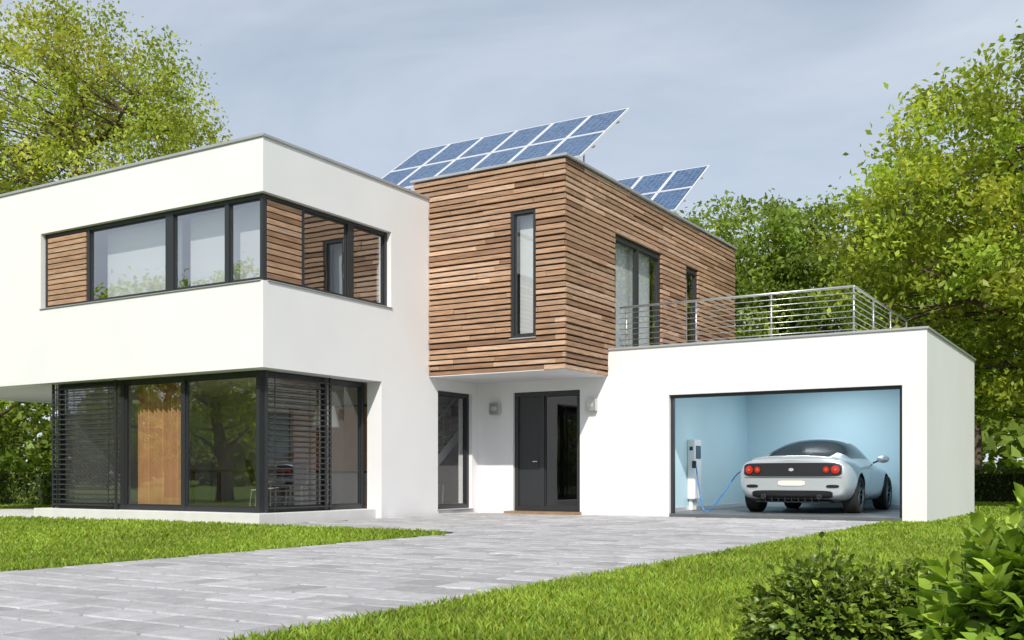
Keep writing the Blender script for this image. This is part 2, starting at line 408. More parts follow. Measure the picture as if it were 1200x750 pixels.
for x,y in ((-18.09,12.60),(-16.24,12.60),(-12.59,12.76),(-12.59,14.36)): l.box(x-.02,x+.02,y-.02,y+.02,.17,2.565,'frame')
l.obj('louvre_blinds',house)
s=MB()
for i in range(13):
    s.box(-14.3,-13.22,17.3+i*.25,17.58+i*.25,.17+(i)*.185,.22+(i)*.185,'infloor')
s.quad([(-13.2,17.1,.17),(-13.2,17.45,.17),(-13.2,20.75,2.55),(-13.2,20.4,2.55)],'blind')
s.tube([(-13.2,17.2,1.05),(-13.2,19.25,2.5)],.02,'steel',6)
for i in range(8): s.tube([(-13.2,17.3+i*.25,.3+i*.18),(-13.2,17.3+i*.25,1.1+i*.18)],.008,'steel',5)
s.obj('staircase',house)
def chair(x,y,ang,mat,name):
    q=MB(); 
    for lx in (-.3,.3):
        q.tube([(lx,-.3,0),(lx,-.32,.42),(lx,.30,.36),(lx,.34,0)],.014,'steel',6)
    prof=[(-.34,.42),(-.1,.39),(.2,.36),(.30,.45),(.42,.85)]
    for j in range(len(prof)-1):
        (a,za),(b_,zb)=prof[j],prof[j+1]
        for dz in (0,.06):
            q.quad([(-.29,a,za+dz),(.29,a,za+dz),(.29,b_,zb+dz),(-.29,b_,zb+dz)],mat)
    o=q.obj(name,None,loc=(x,y,.17)); o.rotation_euler=(0,0,ang); return o
M['red']=pmat('red_fabric',(.32,.05,.04),.8); M['whitef']=pmat('lamp_shade',(.8,.76,.68),.7)
chair(-13.7,14.0,2.2,'black','lounge_chair'); chair(-14.4,15.2,.6,'black','lounge_chair'); chair(-12.95,17.75,1.9,'red','lounge_chair')
q=MB(); q.tube([(0,0,0),(0,0,.02)],.16,'steel',20); q.tube([(0,0,.02),(0,0,1.6)],.012,'steel',8); q.tube([(0,0,1.55),(0,0,1.95)],[.26,.17],'whitef',24,cap=False)
q.obj('floor_lamp',None,loc=(-13.35,15.1,.17),smooth=False)
q=MB(); q.box(-1,1,-.45,.45,.70,.74,'infloor')
for a in (-.9,.9):
    for b_ in (-.35,.35): q.box(a-.03,a+.03,b_-.03,b_+.03,0,.70,'infloor')
q.obj('dining_table',None,loc=(-15.6,15.0,.17),bevel=.005)
q=MB(); q.box(-1.1,1.1,-.02,.02,-.7,.7,'frame'); q.box(-1.06,1.06,-.026,-.021,-.66,.66,'curtain'); q.obj('framed_picture',None,loc=(-14.6,16.598,1.55))
for x in (-11.80,-9.51):
    q=MB(); q.box(-.03,.03,-.02,0,-.1,.1,'steel'); q.box(-.12,.12,-.115,-.10,-.12,.12,'steel'); q.box(-.12,-.105,-.10,-.02,-.12,.12,'steel'); q.box(.105,.12,-.10,-.02,-.12,.12,'steel'); q.box(-.06,.06,-.125,-.116,-.04,.04,'alu')
    q.obj('wall_lamp',None,loc=(x,G0-.002,2.22),bevel=.004)
rl=MB(); ry=19.30; rxx=-4.48; z0=3.2; zt=4.23
posts=[(x,ry) for x in (-9.0,-7.5,-6.0)]+[(rxx,ry)]+[(rxx,y) for y in (20.9,22.5,24.2)]
for x,y in posts:
    rl.tube([(x,y,z0),(x,y,zt-.02)],.02,'steel',8); rl.tube([(x,y,z0),(x,y,z0+.012)],.05,'steel',10)
for i in range(8):
    z=3.34+i*.11; r=.0075
    rl.tube([(-9.14,ry-.03,z),(rxx+.03,ry-.03,z)],r,'steel',6); rl.tube([(rxx+.03,ry-.03,z),(rxx+.03,24.2,z)],r,'steel',6)
rl.tube([(-9.14,ry,zt),(rxx,ry,zt)],.024,'steel',10); rl.tube([(rxx,ry,zt),(rxx,24.2,zt)],.024,'steel',10)
rl.obj('terrace_railing',None,smooth=True)

# ------------------------------------------------------------ solar arrays
def solarmat():
    m,nt,out=newmat('solar_cells'); L=nt.links.new
    p=N(nt,'ShaderNodeBsdfPrincipled'); p.inputs['Roughness'].default_value=.16; p.inputs['Specular IOR Level'].default_value=.4; L(p.outputs[0],out.inputs[0])
    tc=N(nt,'ShaderNodeTexCoord'); 
    vo=N(nt,'ShaderNodeTexVoronoi'); vo.inputs['Scale'].default_value=16; L(tc.outputs['Object'],vo.inputs['Vector'])
    cr=N(nt,'ShaderNodeValToRGB'); cr.color_ramp.elements[0].color=(.02,.06,.15,1); cr.color_ramp.elements[1].color=(.075,.145,.27,1)
    sx=N(nt,'ShaderNodeSeparateColor'); L(vo.outputs['Color'],sx.inputs[0]); L(sx.outputs[0],cr.inputs[0])
    br=N(nt,'ShaderNodeTexBrick'); br.offset=0; br.inputs['Scale'].default_value=1; br.inputs['Mortar Size'].default_value=.0035; br.inputs['Mortar Smooth'].default_value=0
    br.inputs['Brick Width'].default_value=.145; br.inputs['Row Height'].default_value=.145; br.inputs['Bias'].default_value=-1
    br.inputs['Mortar'].default_value=(.22,.30,.40,1); L(cr.outputs[0],br.inputs['Color1']); L(cr.outputs[0],br.inputs['Color2'])
    L(tc.outputs['Object'],br.inputs['Vector']); L(br.outputs['Color'],p.inputs['Base Color']); return m
M['cells']=solarmat()
M['pvframe']=pmat('pv_frame',(.80,.81,.83),.4,.2)
def solar(ylo,yhi,zlo,zhi,x1,ncol,cw):
    root=empty('solar_panel_array'); slope=math.hypot(yhi-ylo,zhi-zlo); th=math.atan2(zhi-zlo,yhi-ylo)
    q=MB(); ph=slope/2
    for i in range(ncol):
        for j in range(2):
            a0=-(i+1)*cw+.008; a1=-i*cw-.008; b0=j*ph+.008; b1=(j+1)*ph-.008; f=.034
            q.box(a0,a1,b0,b0+f,-.04,.0,'pvframe'); q.box(a0,a1,b1-f,b1,-.04,.0,'pvframe')
            q.box(a0,a0+f,b0+f,b1-f,-.04,.0,'pvframe'); q.box(a1-f,a1,b0+f,b1-f,-.04,.0,'pvframe')
            q.box(a0+f,a1-f,b0+f,b1-f,-.03,-.006,'cells')
    q.box(-ncol*cw,0,ph*.5,ph*.5+.05,-.09,-.042,'alu'); q.box(-ncol*cw,0,ph*1.5,ph*1.5+.05,-.09,-.042,'alu')
    o=q.obj('modules',root); o.location=(x1,ylo,zlo); o.rotation_euler=(th,0,0)
    s=MB()
    for i in range(0,ncol):
        x=x1-.6-i*(ncol*cw-.9)/(ncol-1); zr=6.66 if x>-12.6 else 6.12
        s.tube([(x,ylo+.25,zr),(x,ylo+.25,zlo+.25*math.tan(th)-.08)],.02,'alu',6)
        s.tube([(x,ylo+1.3,zr),(x,ylo+1.3,zlo+1.3*math.tan(th)-.08)],.022,'alu',6)
        s.tube([(x,ylo+.1,zr+.02),(x,ylo+1.4,zr+.02)],.022,'alu',6)
    s.obj('support_frame',root); return root
solar(17.47,19.68,6.85,8.44,-9.10,6,.905); solar(22.14,24.35,6.85,8.44,-9.10,4,.905)

# ------------------------------------------------------------ ground
gm,nt,out=newmat('lawn_soil'); L=nt.links.new
pp=N(nt,'ShaderNodeBsdfPrincipled'); pp.inputs['Roughness'].default_value=.95; pp.inputs['Specular IOR Level'].default_value=.1; L(pp.outputs[0],out.inputs[0])
tc=N(nt,'ShaderNodeTexCoord'); n1=N(nt,'ShaderNodeTexNoise'); n1.inputs['Scale'].default_value=.6; n1.inputs['Detail'].default_value=8; L(tc.outputs['Object'],n1.inputs['Vector'])
cr=N(nt,'ShaderNodeValToRGB'); cr.color_ramp.elements[0].position=.3; cr.color_ramp.elements[1].position=.7
cr.color_ramp.elements[0].color=(.09,.14,.022,1); cr.color_ramp.elements[1].color=(.15,.22,.035,1); L(n1.outputs[0],cr.inputs[0]); L(cr.outputs[0],pp.inputs['Base Color'])
gmb=MB(); S_=420
gmb.quad([(-S_,-S_,-.03),(S_,-S_,-.03),(S_,S_,-.03),(-S_,S_,-.03)],gm); gmb.obj('ground')
XL,XR=-8.1,-3.8; YB=12.3; RC=1.0
def inlawn_corner(x,y):
    cx,cy=XL-RC,YB-RC
    return x<XL and y<YB and not (x>cx and y>cy and math.hypot(x-cx,y-cy)>RC)
def in_drive(x,y):
    if XL<=x<=XR+.0 and -25<y<=G0: return True
    if -12.28<x<XL and y<=G0:
        return not inlawn_corner(x,y) and (y>YB-RC) and (y>YB or x>XL-RC)
    return False
M['paver']=pmat('paver_stone',(.3,.3,.3),.75,var=.16,vscale=9,bump=.5,bscale=60,attr=True)
M['joint']=pmat('joint_sand',(.045,.043,.04),.95,var=.2,vscale=30)
dm=MB()
dm.quad([(XL,-25,-.020),(XR,-25,-.020),(XR,G0,-.020),(XL,G0,-.020)],'joint')
bed=[(-12.42,G0,-.020),(-12.42,YB,-.020),(XL-RC,YB,-.020)]
for i in range(1,9):
    a=math.pi/2-i/8*math.pi/2; bed.append((XL-RC+RC*math.cos(a),YB-RC+RC*math.sin(a),-.020))
bed.append((XL,G0,-.020)); dm.quad(bed[::-1],'joint')
def paver(x0,x1,y0,y1,r):
    e=.011; b=len(dm.v); k=dm.mi('paver'); zt=r.uniform(-.003,.003); h=-.019; tx=r.uniform(-.0025,.0025)
    v=r.choice([.38,.41,.44,.46,.40,.35])*r.uniform(.9,1.1); col=(v*.99,v*.98,v*1.0)
    dm.v+=[(x0,y0,h),(x1,y0,h),(x1,y1,h),(x0,y1,h),(x0,y0,zt-e),(x1,y0,zt-e),(x1,y1,zt-e),(x0,y1,zt-e),
           (x0+e,y0+e,zt+tx),(x1-e,y0+e,zt-tx),(x1-e,y1-e,zt-tx),(x0+e,y1-e,zt+tx)]
    dm.c+=[col]*12
    for f in ((0,1,5,4),(1,2,6,5),(2,3,7,6),(3,0,4,7),(4,5,9,8),(5,6,10,9),(6,7,11,10),(7,4,8,11),(8,9,10,11)):
        dm.f.append(tuple(b+i for i in f)); dm.m.append(k)
y=-6.0; gap=.024
while y<G0-.05:
    rh=R.choice([.30,.30,.40]); y1=min(y+rh,G0-.005)
    if G0-y1<.12: y1=G0-.005
    xstart=XL if y<YB-RC-.05 else -12.41
    x=xstart; off=R.uniform(.12,.4); first=True
    while x<XR-.03:
        l_=off if first else R.choice([.28,.34,.4,.5]); first=False
        x1=min(x+l_,XR)
        if XR-x1<.1: x1=XR
        xm=(x+x1)/2; ym=(y+y1)/2
        if in_drive(xm,ym) and in_drive(x+.03,ym) or (XL<=x): paver(x+gap/2,x1-gap/2,y+gap/2,y1-gap/2,R)
        x=x1
    y=y1
dm.obj('driveway')

rng=np.random.default_rng(3)
def grass_pts(n,x0,x1,y0,y1):
    return np.stack([rng.uniform(x0,x1,n),rng.uniform(y0,y1,n)],1)
def lawnmask(P):
    x,y=P[:,0],P[:,1]
    jit=rng.normal(size=len(P))*.022
    d1=(x>XL+jit)&(x<XR+jit)&(y<G0)
    cx,cy=XL-RC,YB-RC
    rr=np.hypot(x-cx,y-cy)
    d2=(x>-12.42)&(x<=XL+.05)&(y<G0)&((y>YB+jit)|((x>cx)&(y>cy)&(rr>RC+jit)))
    h1=(x<-12.42)&(y>12.38)&(y<24.1)&(x>-18.5)
    h2=(x>-12.5)&(x<GX+.02)&(y>G0)&(y<26.5)
    u=(x<-18.4)&(x>-23.1)&(y>12.2+jit)&(y<17.0)
    return ~(d1|d2|h1|h2|u)
chunks=[]
for dens,dmin,dmax in ((3000,2.0,8),(1450,8,13),(550,13,20),(170,20,38)):
    bx=(-dmax,dmax,-1,dmax)
    n=min(int(dens*(bx[1]-bx[0])*(bx[3]-bx[2])),3000000)
    P=grass_pts(n,*bx)
    d=np.hypot(P[:,0],P[:,1]); fwd=P[:,0]*-.519+P[:,1]*.854; rt=P[:,0]*.854+P[:,1]*.52
    keep=(d>=dmin)&(d<dmax)&(np.abs(rt)<fwd*.62+.8)&(fwd>0)
    P=P[keep]; P=P[lawnmask(P)]; chunks.append(P)
P=np.concatenate(chunks); n=len(P); print('blades',n)
d=np.hypot(P[:,0],P[:,1])
patch=.5+.5*np.sin(P[:,0]*1.7+np.sin(P[:,1]*2.3)*1.5)*np.sin(P[:,1]*1.3+np.sin(P[:,0]*3.1))
h=rng.uniform(.028,.065,n)*(1+.25*patch); wd=.0028*(1+d/4.0)
ang=rng.uniform(0,2*np.pi,n); la=rng.uniform(0,2*np.pi,n); lean=rng.uniform(.1,.9,n)*h
wx=np.cos(ang)*wd; wy=np.sin(ang)*wd; lx=np.cos(la)*lean; ly=np.sin(la)*lean
V=np.zeros((n,5,3)); z0=-.03
V[:,0]=np.stack([P[:,0]-wx,P[:,1]-wy,np.full(n,z0)],1); V[:,1]=np.stack([P[:,0]+wx,P[:,1]+wy,np.full(n,z0)],1)
V[:,2]=np.stack([P[:,0]+wx*.8+lx*.35,P[:,1]+wy*.8+ly*.35,z0+h*.6],1); V[:,3]=np.stack([P[:,0]-wx*.8+lx*.35,P[:,1]-wy*.8+ly*.35,z0+h*.6],1)
V[:,4]=np.stack([P[:,0]+lx,P[:,1]+ly,z0+h],1)
br=(rng.uniform(.6,1.35,n)*(.80+.38*patch))
yel=rng.uniform(.9,1.3,n)
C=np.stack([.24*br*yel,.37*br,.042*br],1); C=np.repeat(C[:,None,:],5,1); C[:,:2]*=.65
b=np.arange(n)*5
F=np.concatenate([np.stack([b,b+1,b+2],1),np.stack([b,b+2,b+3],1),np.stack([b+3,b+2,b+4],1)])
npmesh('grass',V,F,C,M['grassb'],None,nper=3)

# ------------------------------------------------------------ trees
YG=(.40,.46,.075); MG=(.22,.31,.055); DG=(.12,.18,.03); LG=(.36,.44,.06)
tree('deciduous_tree',(-28.3,20.6),9.6,(4.7,4.9,5.4),520,120,.15,.56,YG,12,trunk_r=.35,inner=.3,flat=.95,amp=.12)
tree('deciduous_tree',(-2.2,29.4),6.7,(5.2,4.9,5.0),520,125,.18,.62,LG,24,trunk_r=.26,inner=.3,amp=.14)
tree('deciduous_tree',(-14.7,42.5),8.3,(4.2,4.2,4.1),230,100,.24,.8,MG,31,branch=False)
tree('deciduous_tree',(-10.4,45),8.1,(4.4,4.4,4.2),230,100,.24,.8,MG,32,branch=False)
tree('deciduous_tree',(-5.6,44),7.0,(4.4,4.4,4.0),230,100,.24,.8,MG,33,branch=False)
tree('deciduous_tree',(1.5,40),7.2,(4.6,4.6,4.6),230,100,.24,.8,MG,34,branch=False)
tree('deciduous_tree',(-25.5,32),8.6,(2.2,2.2,3.0),80,80,.18,.7,YG,35,branch=False)
tree('deciduous_tree',(-27.5,15.2),5.4,(3.2,3.2,4.6),220,85,.17,.6,(.2,.25,.04),36,branch=False)
tree('deciduous_tree',(-25.5,1.5),4.6,(2.9,2.9,3.2),100,75,.18,.5,LG,41)
tree('deciduous_tree',(-31,-1),4.6,(3.0,3.0,3.5),100,75,.20,.55,LG,42)
tree('deciduous_tree',(-21.5,-5.5),5.0,(2.9,2.9,3.4),100,75,.18,.5,YG,43)
tree('garden_shrub',(1.0,33.5),1.7,(3.2,2.0,1.9),140,80,.16,.5,LG,51,trunk_r=.08,branch=False)
hedge('clipped_hedge',-4.5,8,34.0,35.0,.95,9000,.13,DG,61)
hedge('clipped_hedge',-34,-22.4,17.4,18.2,.95,9000,.12,MG,62)
tree('garden_shrub',(-24.6,19.6),1.7,(2.6,1.6,1.8),120,90,.14,.45,(.30,.32,.05),63,trunk_r=.06,branch=False)

rng=np.random.default_rng(77)
Pl=[];Cl=[]
for i in range(150):
    a=i/150*2*math.pi+rng.uniform(-.02,.02); rr_=rng.uniform(62,80); cx,cy=math.cos(a)*rr_,math.sin(a)*rr_
    hh=rng.uniform(4.5,7.5); n=600
    d=rng.normal(size=(n,3)); d/=np.linalg.norm(d,axis=1)[:,None]; r=crown_radius(d,rng)*rng.uniform(.6,1,n)
    p_=d*r[:,None]*np.array([4.2,4.2,hh*.55])+np.array([cx,cy,hh*.5]); p_[:,2]=np.abs(p_[:,2])
    Pl.append(p_); k=rng.uniform(.7,1.25); Cl.append(np.array(MG)[None]*k*rng.uniform(.6,1.3,n)[:,None])
P=np.concatenate(Pl);C=np.concatenate(Cl); V,C=leaf_arrays(P,.9,C,rng,aspect=.8)
npmesh('background_treeline',V,np.arange(len(P)*4).reshape(-1,4),C,M['leaf'])

def bush(name,cx,cy,rx,rz,cz,nst,size,col,tipcol,seed,asp,flop,rough=.12):
    rng=np.random.default_rng(seed); root=empty(name); st=MB(); V=[];F=[];C=[]
    lob=rng.normal(size=(12,3)); lob[:,2]=np.abs(lob[:,2]); lob/=np.linalg.norm(lob,axis=1)[:,None]; la=rng.uniform(-rough*1.4,rough*1.8,12)
    for i in range(nst):
        th=rng.uniform(0,2*np.pi); ph=np.arccos(rng.uniform(-.25,1)); k=rng.uniform(.6,1.05)
        dv=np.array([np.sin(ph)*np.cos(th),np.sin(ph)*np.sin(th),np.cos(ph)])
        k*=1+float((np.maximum(0,lob@dv)**7)@la)+(rng.uniform(.03,.12) if rng.random()<.12 else 0)
        tip=np.array([cx+rx*k*dv[0],cy+rx*k*dv[1],max(.05,cz+rz*k*dv[2])])
        root_p=np.array([cx+rng.normal()*.05,cy+rng.normal()*.05,0]); 
        mid=(root_p+tip)/2+np.array([0,0,.08])+(tip-root_p)*np.array([.1,.1,0])
        st.tube([tuple(root_p),tuple(mid),tuple(tip)],[.005,.003,.0015],'bark',4,cap=False)
        dirn=tip-mid; dirn/=np.linalg.norm(dirn)
        nl=10
        for j in range(nl):
            t=.35+.65*j/(nl-1); p0=mid+(tip-mid)*t
            a=j*2.4+rng.uniform(-.4,.4)
            u=np.cross(dirn,[.3,.2,.9]); u/=np.linalg.norm(u)+1e-9; v=np.cross(dirn,u)
            side=np.cos(a)*u+np.sin(a)*v
            ld=side*(1.1-.6*t)+dirn*(.35+.5*t)+np.array([0,0,flop]); ld/=np.linalg.norm(ld)
            wv=np.cross(ld,dirn+np.array([0,0,.6])+rng.normal(size=3)*.25); wv/=np.linalg.norm(wv)+1e-9; nn=np.cross(wv,ld)
            if nn[2]<0: nn=-nn
            s=size*rng.uniform(.65,1.15)*(1-.25*t)
            mids=[p0, p0+ld*s*.33+nn*s*.02, p0+ld*s*.68, p0+ld*s-nn*s*.12]
            ws=[0,.5,.40,0]
            b=len(V)
            V.append(mids[0])
            for q in (1,2):
                V.append(mids[q]+wv*s*asp*ws[q]+nn*s*.07); V.append(mids[q]); V.append(mids[q]-wv*s*asp*ws[q]+nn*s*.07)
            V.append(mids[3])
            F+=[(b,b+1,b+2),(b,b+2,b+3),(b+1,b+4,b+5),(b+1,b+5,b+2),(b+2,b+5,b+6),(b+2,b+6,b+3),(b+4,b+7,b+5),(b+5,b+7,b+6)]
            f=t**2*rng.uniform(0,1)*(1 if k>.85 else .3); br=rng.uniform(.65,1.3)
            cc=(np.array(col)*(1-f)+np.array(tipcol)*f)*br
            C+=[cc]*8
    st.obj('stems',root); 
    o=npmesh('leaves',np.array(V),np.array(F),np.array(C),M['gloss'],root,nper=3)
    o.data.polygons.foreach_set('use_smooth',[True]*len(o.data.polygons)); return root
bush('box_shrub',-1.05,4.10,.33,.33,.16,650,.052,(.12,.20,.034),(.40,.52,.07),5,.6,.1,rough=.08)
bush('box_shrub',-.74,4.22,.30,.30,.16,500,.052,(.12,.20,.034),(.40,.52,.07),15,.6,.1,rough=.08)
bush('laurel_shrub',-.27,3.60,.34,.42,.26,240,.115,(.19,.32,.04),(.42,.55,.08),6,.55,.05)

# ------------------------------------------------------------ car
M['paint']=pmat('silver_paint',(.60,.64,.67),.26,.45,coat=.5); M['cglass']=pmat('car_glass',(.008,.01,.012),.08,spec=.3); M['tyre']=pmat('tyre',(.018,.018,.018),.85)
M['rim']=pmat('rim',(.20,.21,.22),.3,.9); M['redlens']=pmat('red_lens',(.50,.02,.015),.12,coat=.8); M['amber']=pmat('amber_lens',(.55,.12,.04),.15,coat=.8)
M['carbon']=pmat('dark_panel',(.02,.02,.023),.35); M['seam']=pmat('panel_gap',(.04,.04,.042),.7)
car=empty('parked_car',(-5.80,19.92,.06))
ST=[
(0.0,(.66,.34),(.90,.42),(.99,.66),(.96,.92),(.80,1.01),(.45,1.045),1.05),
(.10,(.78,.27),(1.02,.33),(1.09,.64),(1.05,.94),(.88,1.05),(.50,1.085),1.095),
(.42,(.84,.22),(1.07,.29),(1.14,.62),(1.10,.95),(.92,1.05),(.70,1.09),1.10),
(.85,(.88,.20),(1.08,.27),(1.16,.60),(1.11,.95),(.92,1.05),(.76,1.21),1.24),
(1.35,(.88,.20),(1.05,.27),(1.12,.60),(1.07,.92),(.91,1.04),(.74,1.36),1.42),
(1.85,(.88,.20),(1.03,.27),(1.09,.60),(1.04,.90),(.90,1.03),(.70,1.46),1.53),
(2.35,(.88,.20),(1.03,.27),(1.09,.60),(1.04,.90),(.89,1.02),(.66,1.48),1.55),
(2.75,(.88,.20),(1.03,.27),(1.09,.60),(1.04,.89),(.88,1.00),(.63,1.40),1.47),
(3.25,(.88,.20),(1.05,.27),(1.11,.60),(1.05,.87),(.86,.95),(.60,1.04),1.08),
(3.60,(.88,.20),(1.05,.27),(1.12,.59),(1.06,.85),(.84,.91),(.5,.94),.96),
(4.00,(.82,.21),(.99,.29),(1.05,.56),(.98,.77),(.74,.83),(.4,.86),.87),
(4.32,(.58,.26),(.76,.34),(.84,.50),(.76,.64),(.55,.70),(.3,.73),.74)]
bm=bmesh.new(); rings=[]
for s_ in ST:
    y=s_[0]; h=[(0,s_[1][1])]+list(s_[1:7])+[(0,s_[7])]
    ring=[bm.verts.new((x,y,z)) for x,z in h]+[bm.verts.new((-x,y,z)) for x,z in h[1:-1][::-1]]
    rings.append(ring)
n=14
for i in range(len(rings)-1):
    for j in range(n):
        f=bm.faces.new((rings[i][j],rings[i][(j+1)%n],rings[i+1][(j+1)%n],rings[i+1][j])); f.smooth=True
        mi=0; jj=j if j<7 else 13-j
        if jj==6 and i in (2,3,4): mi=1
        if jj==5 and i in (3,4,5,6,7): mi=1
        if jj==6 and i==7: mi=1
        f.material_index=mi
for r_,rev in ((rings[0],False),(rings[-1],True)):
    def q_(a):
        f=bm.faces.new(a if rev else a[::-1]); f.smooth=True
    q_((r_[0],r_[1],r_[13]))
    for j in range(1,6): q_((r_[j],r_[j+1],r_[13-j],r_[14-j]))
    q_((r_[6],r_[7],r_[8]))
bmesh.ops.recalc_face_normals(bm,faces=bm.faces)
me=bpy.data.meshes.new('body'); bm.to_mesh(me); bm.free()
for k in ('paint','cglass','black'): me.materials.append(M[k])
body=bpy.data.objects.new('body',me); COL.objects.link(body)
ss=body.modifiers.new('s','SUBSURF'); ss.levels=3; ss.render_levels=3
WR=.365
wheels_at=[(sx*.97,yy) for sx in (-1,1) for yy in (.88,3.46)]
cut_=bmesh.new()
for sx in (-1,1):
    for yy in (.88,3.46):
        mt=Matrix.Translation((sx*1.08,yy,WR))@Matrix.Rotation(math.pi/2,4,'Y')
        bmesh.ops.create_cone(cut_,cap_ends=True,segments=40,radius1=.42,radius2=.42,depth=.62,matrix=mt)
cm=bpy.data.meshes.new('cutter'); cut_.to_mesh(cm); cut_.free(); cm.materials.append(M['paint']);cm.materials.append(M['cglass']);cm.materials.append(M['black'])
for f in cm.polygons: f.material_index=2
co=bpy.data.objects.new('cutter',cm); COL.objects.link(co)
dg=bpy.context.evaluated_depsgraph_get(); dg.update()
ev=body.evaluated_get(dg); tmp=bpy.data.meshes.new_from_object(ev); 
bvh=BVHTree.FromPolygons([v.co.copy() for v in tmp.vertices],[tuple(p.vertices) for p in tmp.polygons])
bo=body.modifiers.new('b','BOOLEAN'); bo.operation='DIFFERENCE'; bo.object=co; bo.solver='EXACT'
dg=bpy.context.evaluated_depsgraph_get(); dg.update(); ev=body.evaluated_get(dg)
fin=bpy.data.meshes.new_from_object(ev); body.modifiers.clear(); body.data=fin
bpy.data.objects.remove(co); body.parent=car
def decal(name,x0,x1,z0,z1,mat,off=.006,shape=4.0,nx=40,nz=12):
    q=MB(); k={}
    cx,cz,hx,hz=(x0+x1)/2,(z0+z1)/2,(x1-x0)/2,(z1-z0)/2
    for i in range(nx+1):
        for j in range(nz+1):
            u=-1+2*i/nx; lim=max(.02,(1-abs(u)**shape))**(1/shape); v=(-1+2*j/nz)*lim
            x=cx+u*hx; z=cz+v*hz
            hit=bvh.ray_cast(Vector((x,-1,z)),Vector((0,1,0)))
            yy=hit[0].y if hit[0] else .25
            k[i,j]=len(q.v); q.v.append((x,yy-off,z)); q.c.append((1,1,1))
    for i in range(nx):
        for j in range(nz):
            q.f.append((k[i,j],k[i+1,j],k[i+1,j+1],k[i,j+1])); q.m.append(q.mi(mat))
    return q.obj(name,car,smooth=True)
decal('rear_dark_panel',-.95,.95,.72,.98,'carbon',.016,8)
decal('rear_diffuser',-.78,.78,.30,.45,'black',.014,6)
decal('license_plate',-.26,.26,.54,.64,'whitef',.014,10,8,4)
decal('badge',-.05,.05,.82,.88,'alu',.024,2,8,6)
decal('bumper_seam',-.95,.95,.692,.702,'seam',.008,10)
for sx in (-1,1):
    for xx,rr_,mt in ((.835,.078,'redlens'),(.665,.060,'redlens'),):
        decal('tail_light_bezel',sx*xx-rr_-.012,sx*xx+rr_+.012,.85-rr_-.012,.85+rr_+.012,'black',.026,2,20,10)
        decal('tail_light',sx*xx-rr_,sx*xx+rr_,.85-rr_,.85+rr_,mt,.036,2,20,10)
        decal('tail_light_core',sx*xx-.026,sx*xx+.026,.824,.876,'amber',.044,2,12,8)
    decal('bumper_vent',sx*.78-.12,sx*.78+.12,.50,.56,'black',.014,3,16,6)
d_=MB()
for i in range(-4,5):
    d_.box(i*.13-.008,i*.13+.008,.02,.24,.22,.38,'carbon')
d_.box(-.72,.72,.05,.4,.215,.24,'black')
for sx in (-1,1): d_.tube([(sx*.54,-.03,.33),(sx*.54,.2,.33)],.045,'rim',16); d_.tube([(sx*.54,-.034,.33),(sx*.54,-.03,.33)],.036,'black',16)
d_.obj('diffuser_fins',car)
sp=MB(); pr=[]; nsp=24
for i in range(nsp+1):
    u=-1+2*i/nsp; x=u*.84; y0=.02+.16*abs(u)**3; zz=1.09-.06*abs(u)**3
    pr.append(len(sp.v)); sp.v+=[(x,y0+.16,zz-.005),(x,y0-.02,zz+.03),(x,y0-.03,zz+.015),(x,y0+.03,zz-.06)]; sp.c+=[(1,1,1)]*4
k=sp.mi('paint')
for i in range(nsp):
    a,b=pr[i],pr[i+1]
    for j in range(3): sp.f.append((a+j,b+j,b+j+1,a+j+1)); sp.m.append(k)
sp.obj('spoiler',car,smooth=True)
for sx in (-1,1):
    bmm=bmesh.new(); bmesh.ops.create_uvsphere(bmm,u_segments=16,v_segments=10,radius=1); me=bpy.data.meshes.new('mirror'); bmesh.ops.scale(bmm,vec=(.13,.07,.08),verts=bmm.verts); bmm.to_mesh(me); bmm.free()
    for p_ in me.polygons:p_.use_smooth=True
    me.materials.append(M['paint']); o=bpy.data.objects.new('mirror',me); COL.objects.link(o); o.parent=car; o.location=(sx*1.13,2.78,1.08)
    a=MB(); a.tube([(sx*.92,2.80,1.0),(sx*1.05,2.79,1.05)],.02,'black',6); a.obj('mirror_arm',car)
for idx,(x,yy) in enumerate(wheels_at):
    q=MB(); sx=1 if x>0 else -1; r=WR; wv=.14
    prof=[(-wv,.24),(-wv,r-.03),(-wv+.03,r),(wv-.03,r),(wv,r-.03),(wv,.255),(wv-.03,.245)]
    nseg=40;ids=[]
    for i in range(nseg):
        a=2*math.pi*i/nseg; ids.append(len(q.v))
        for px,pr_ in prof: q.v.append((x+sx*px,yy+math.cos(a)*pr_,r+math.sin(a)*pr_)); q.c.append((1,1,1))
    k=q.mi('tyre');kr=q.mi('rim')
    for i in range(nseg):
        a,b=ids[i],ids[(i+1)%nseg]
        for j in range(len(prof)-1): q.f.append((a+j,a+j+1,b+j+1,b+j)); q.m.append(k if j<5 else kr)
    q.tube([(x+sx*.0,yy,r),(x+sx*.02,yy,r)],.242,'black',30)
    q.tube([(x+sx*.02,yy,r),(x+sx*.11,yy,r)],.045,'rim',16)
    for i in range(10):
        a=2*math.pi*i/10; p0=Vector((x+sx*.09,yy+math.cos(a)*.03,r+math.sin(a)*.03)); p1=Vector((x+sx*.10,yy+math.cos(a)*.246,r+math.sin(a)*.246))
        q.tube([p0,p1],[.020,.014],'rim',5)
    q.obj('wheel_%d'%(idx+1),car)

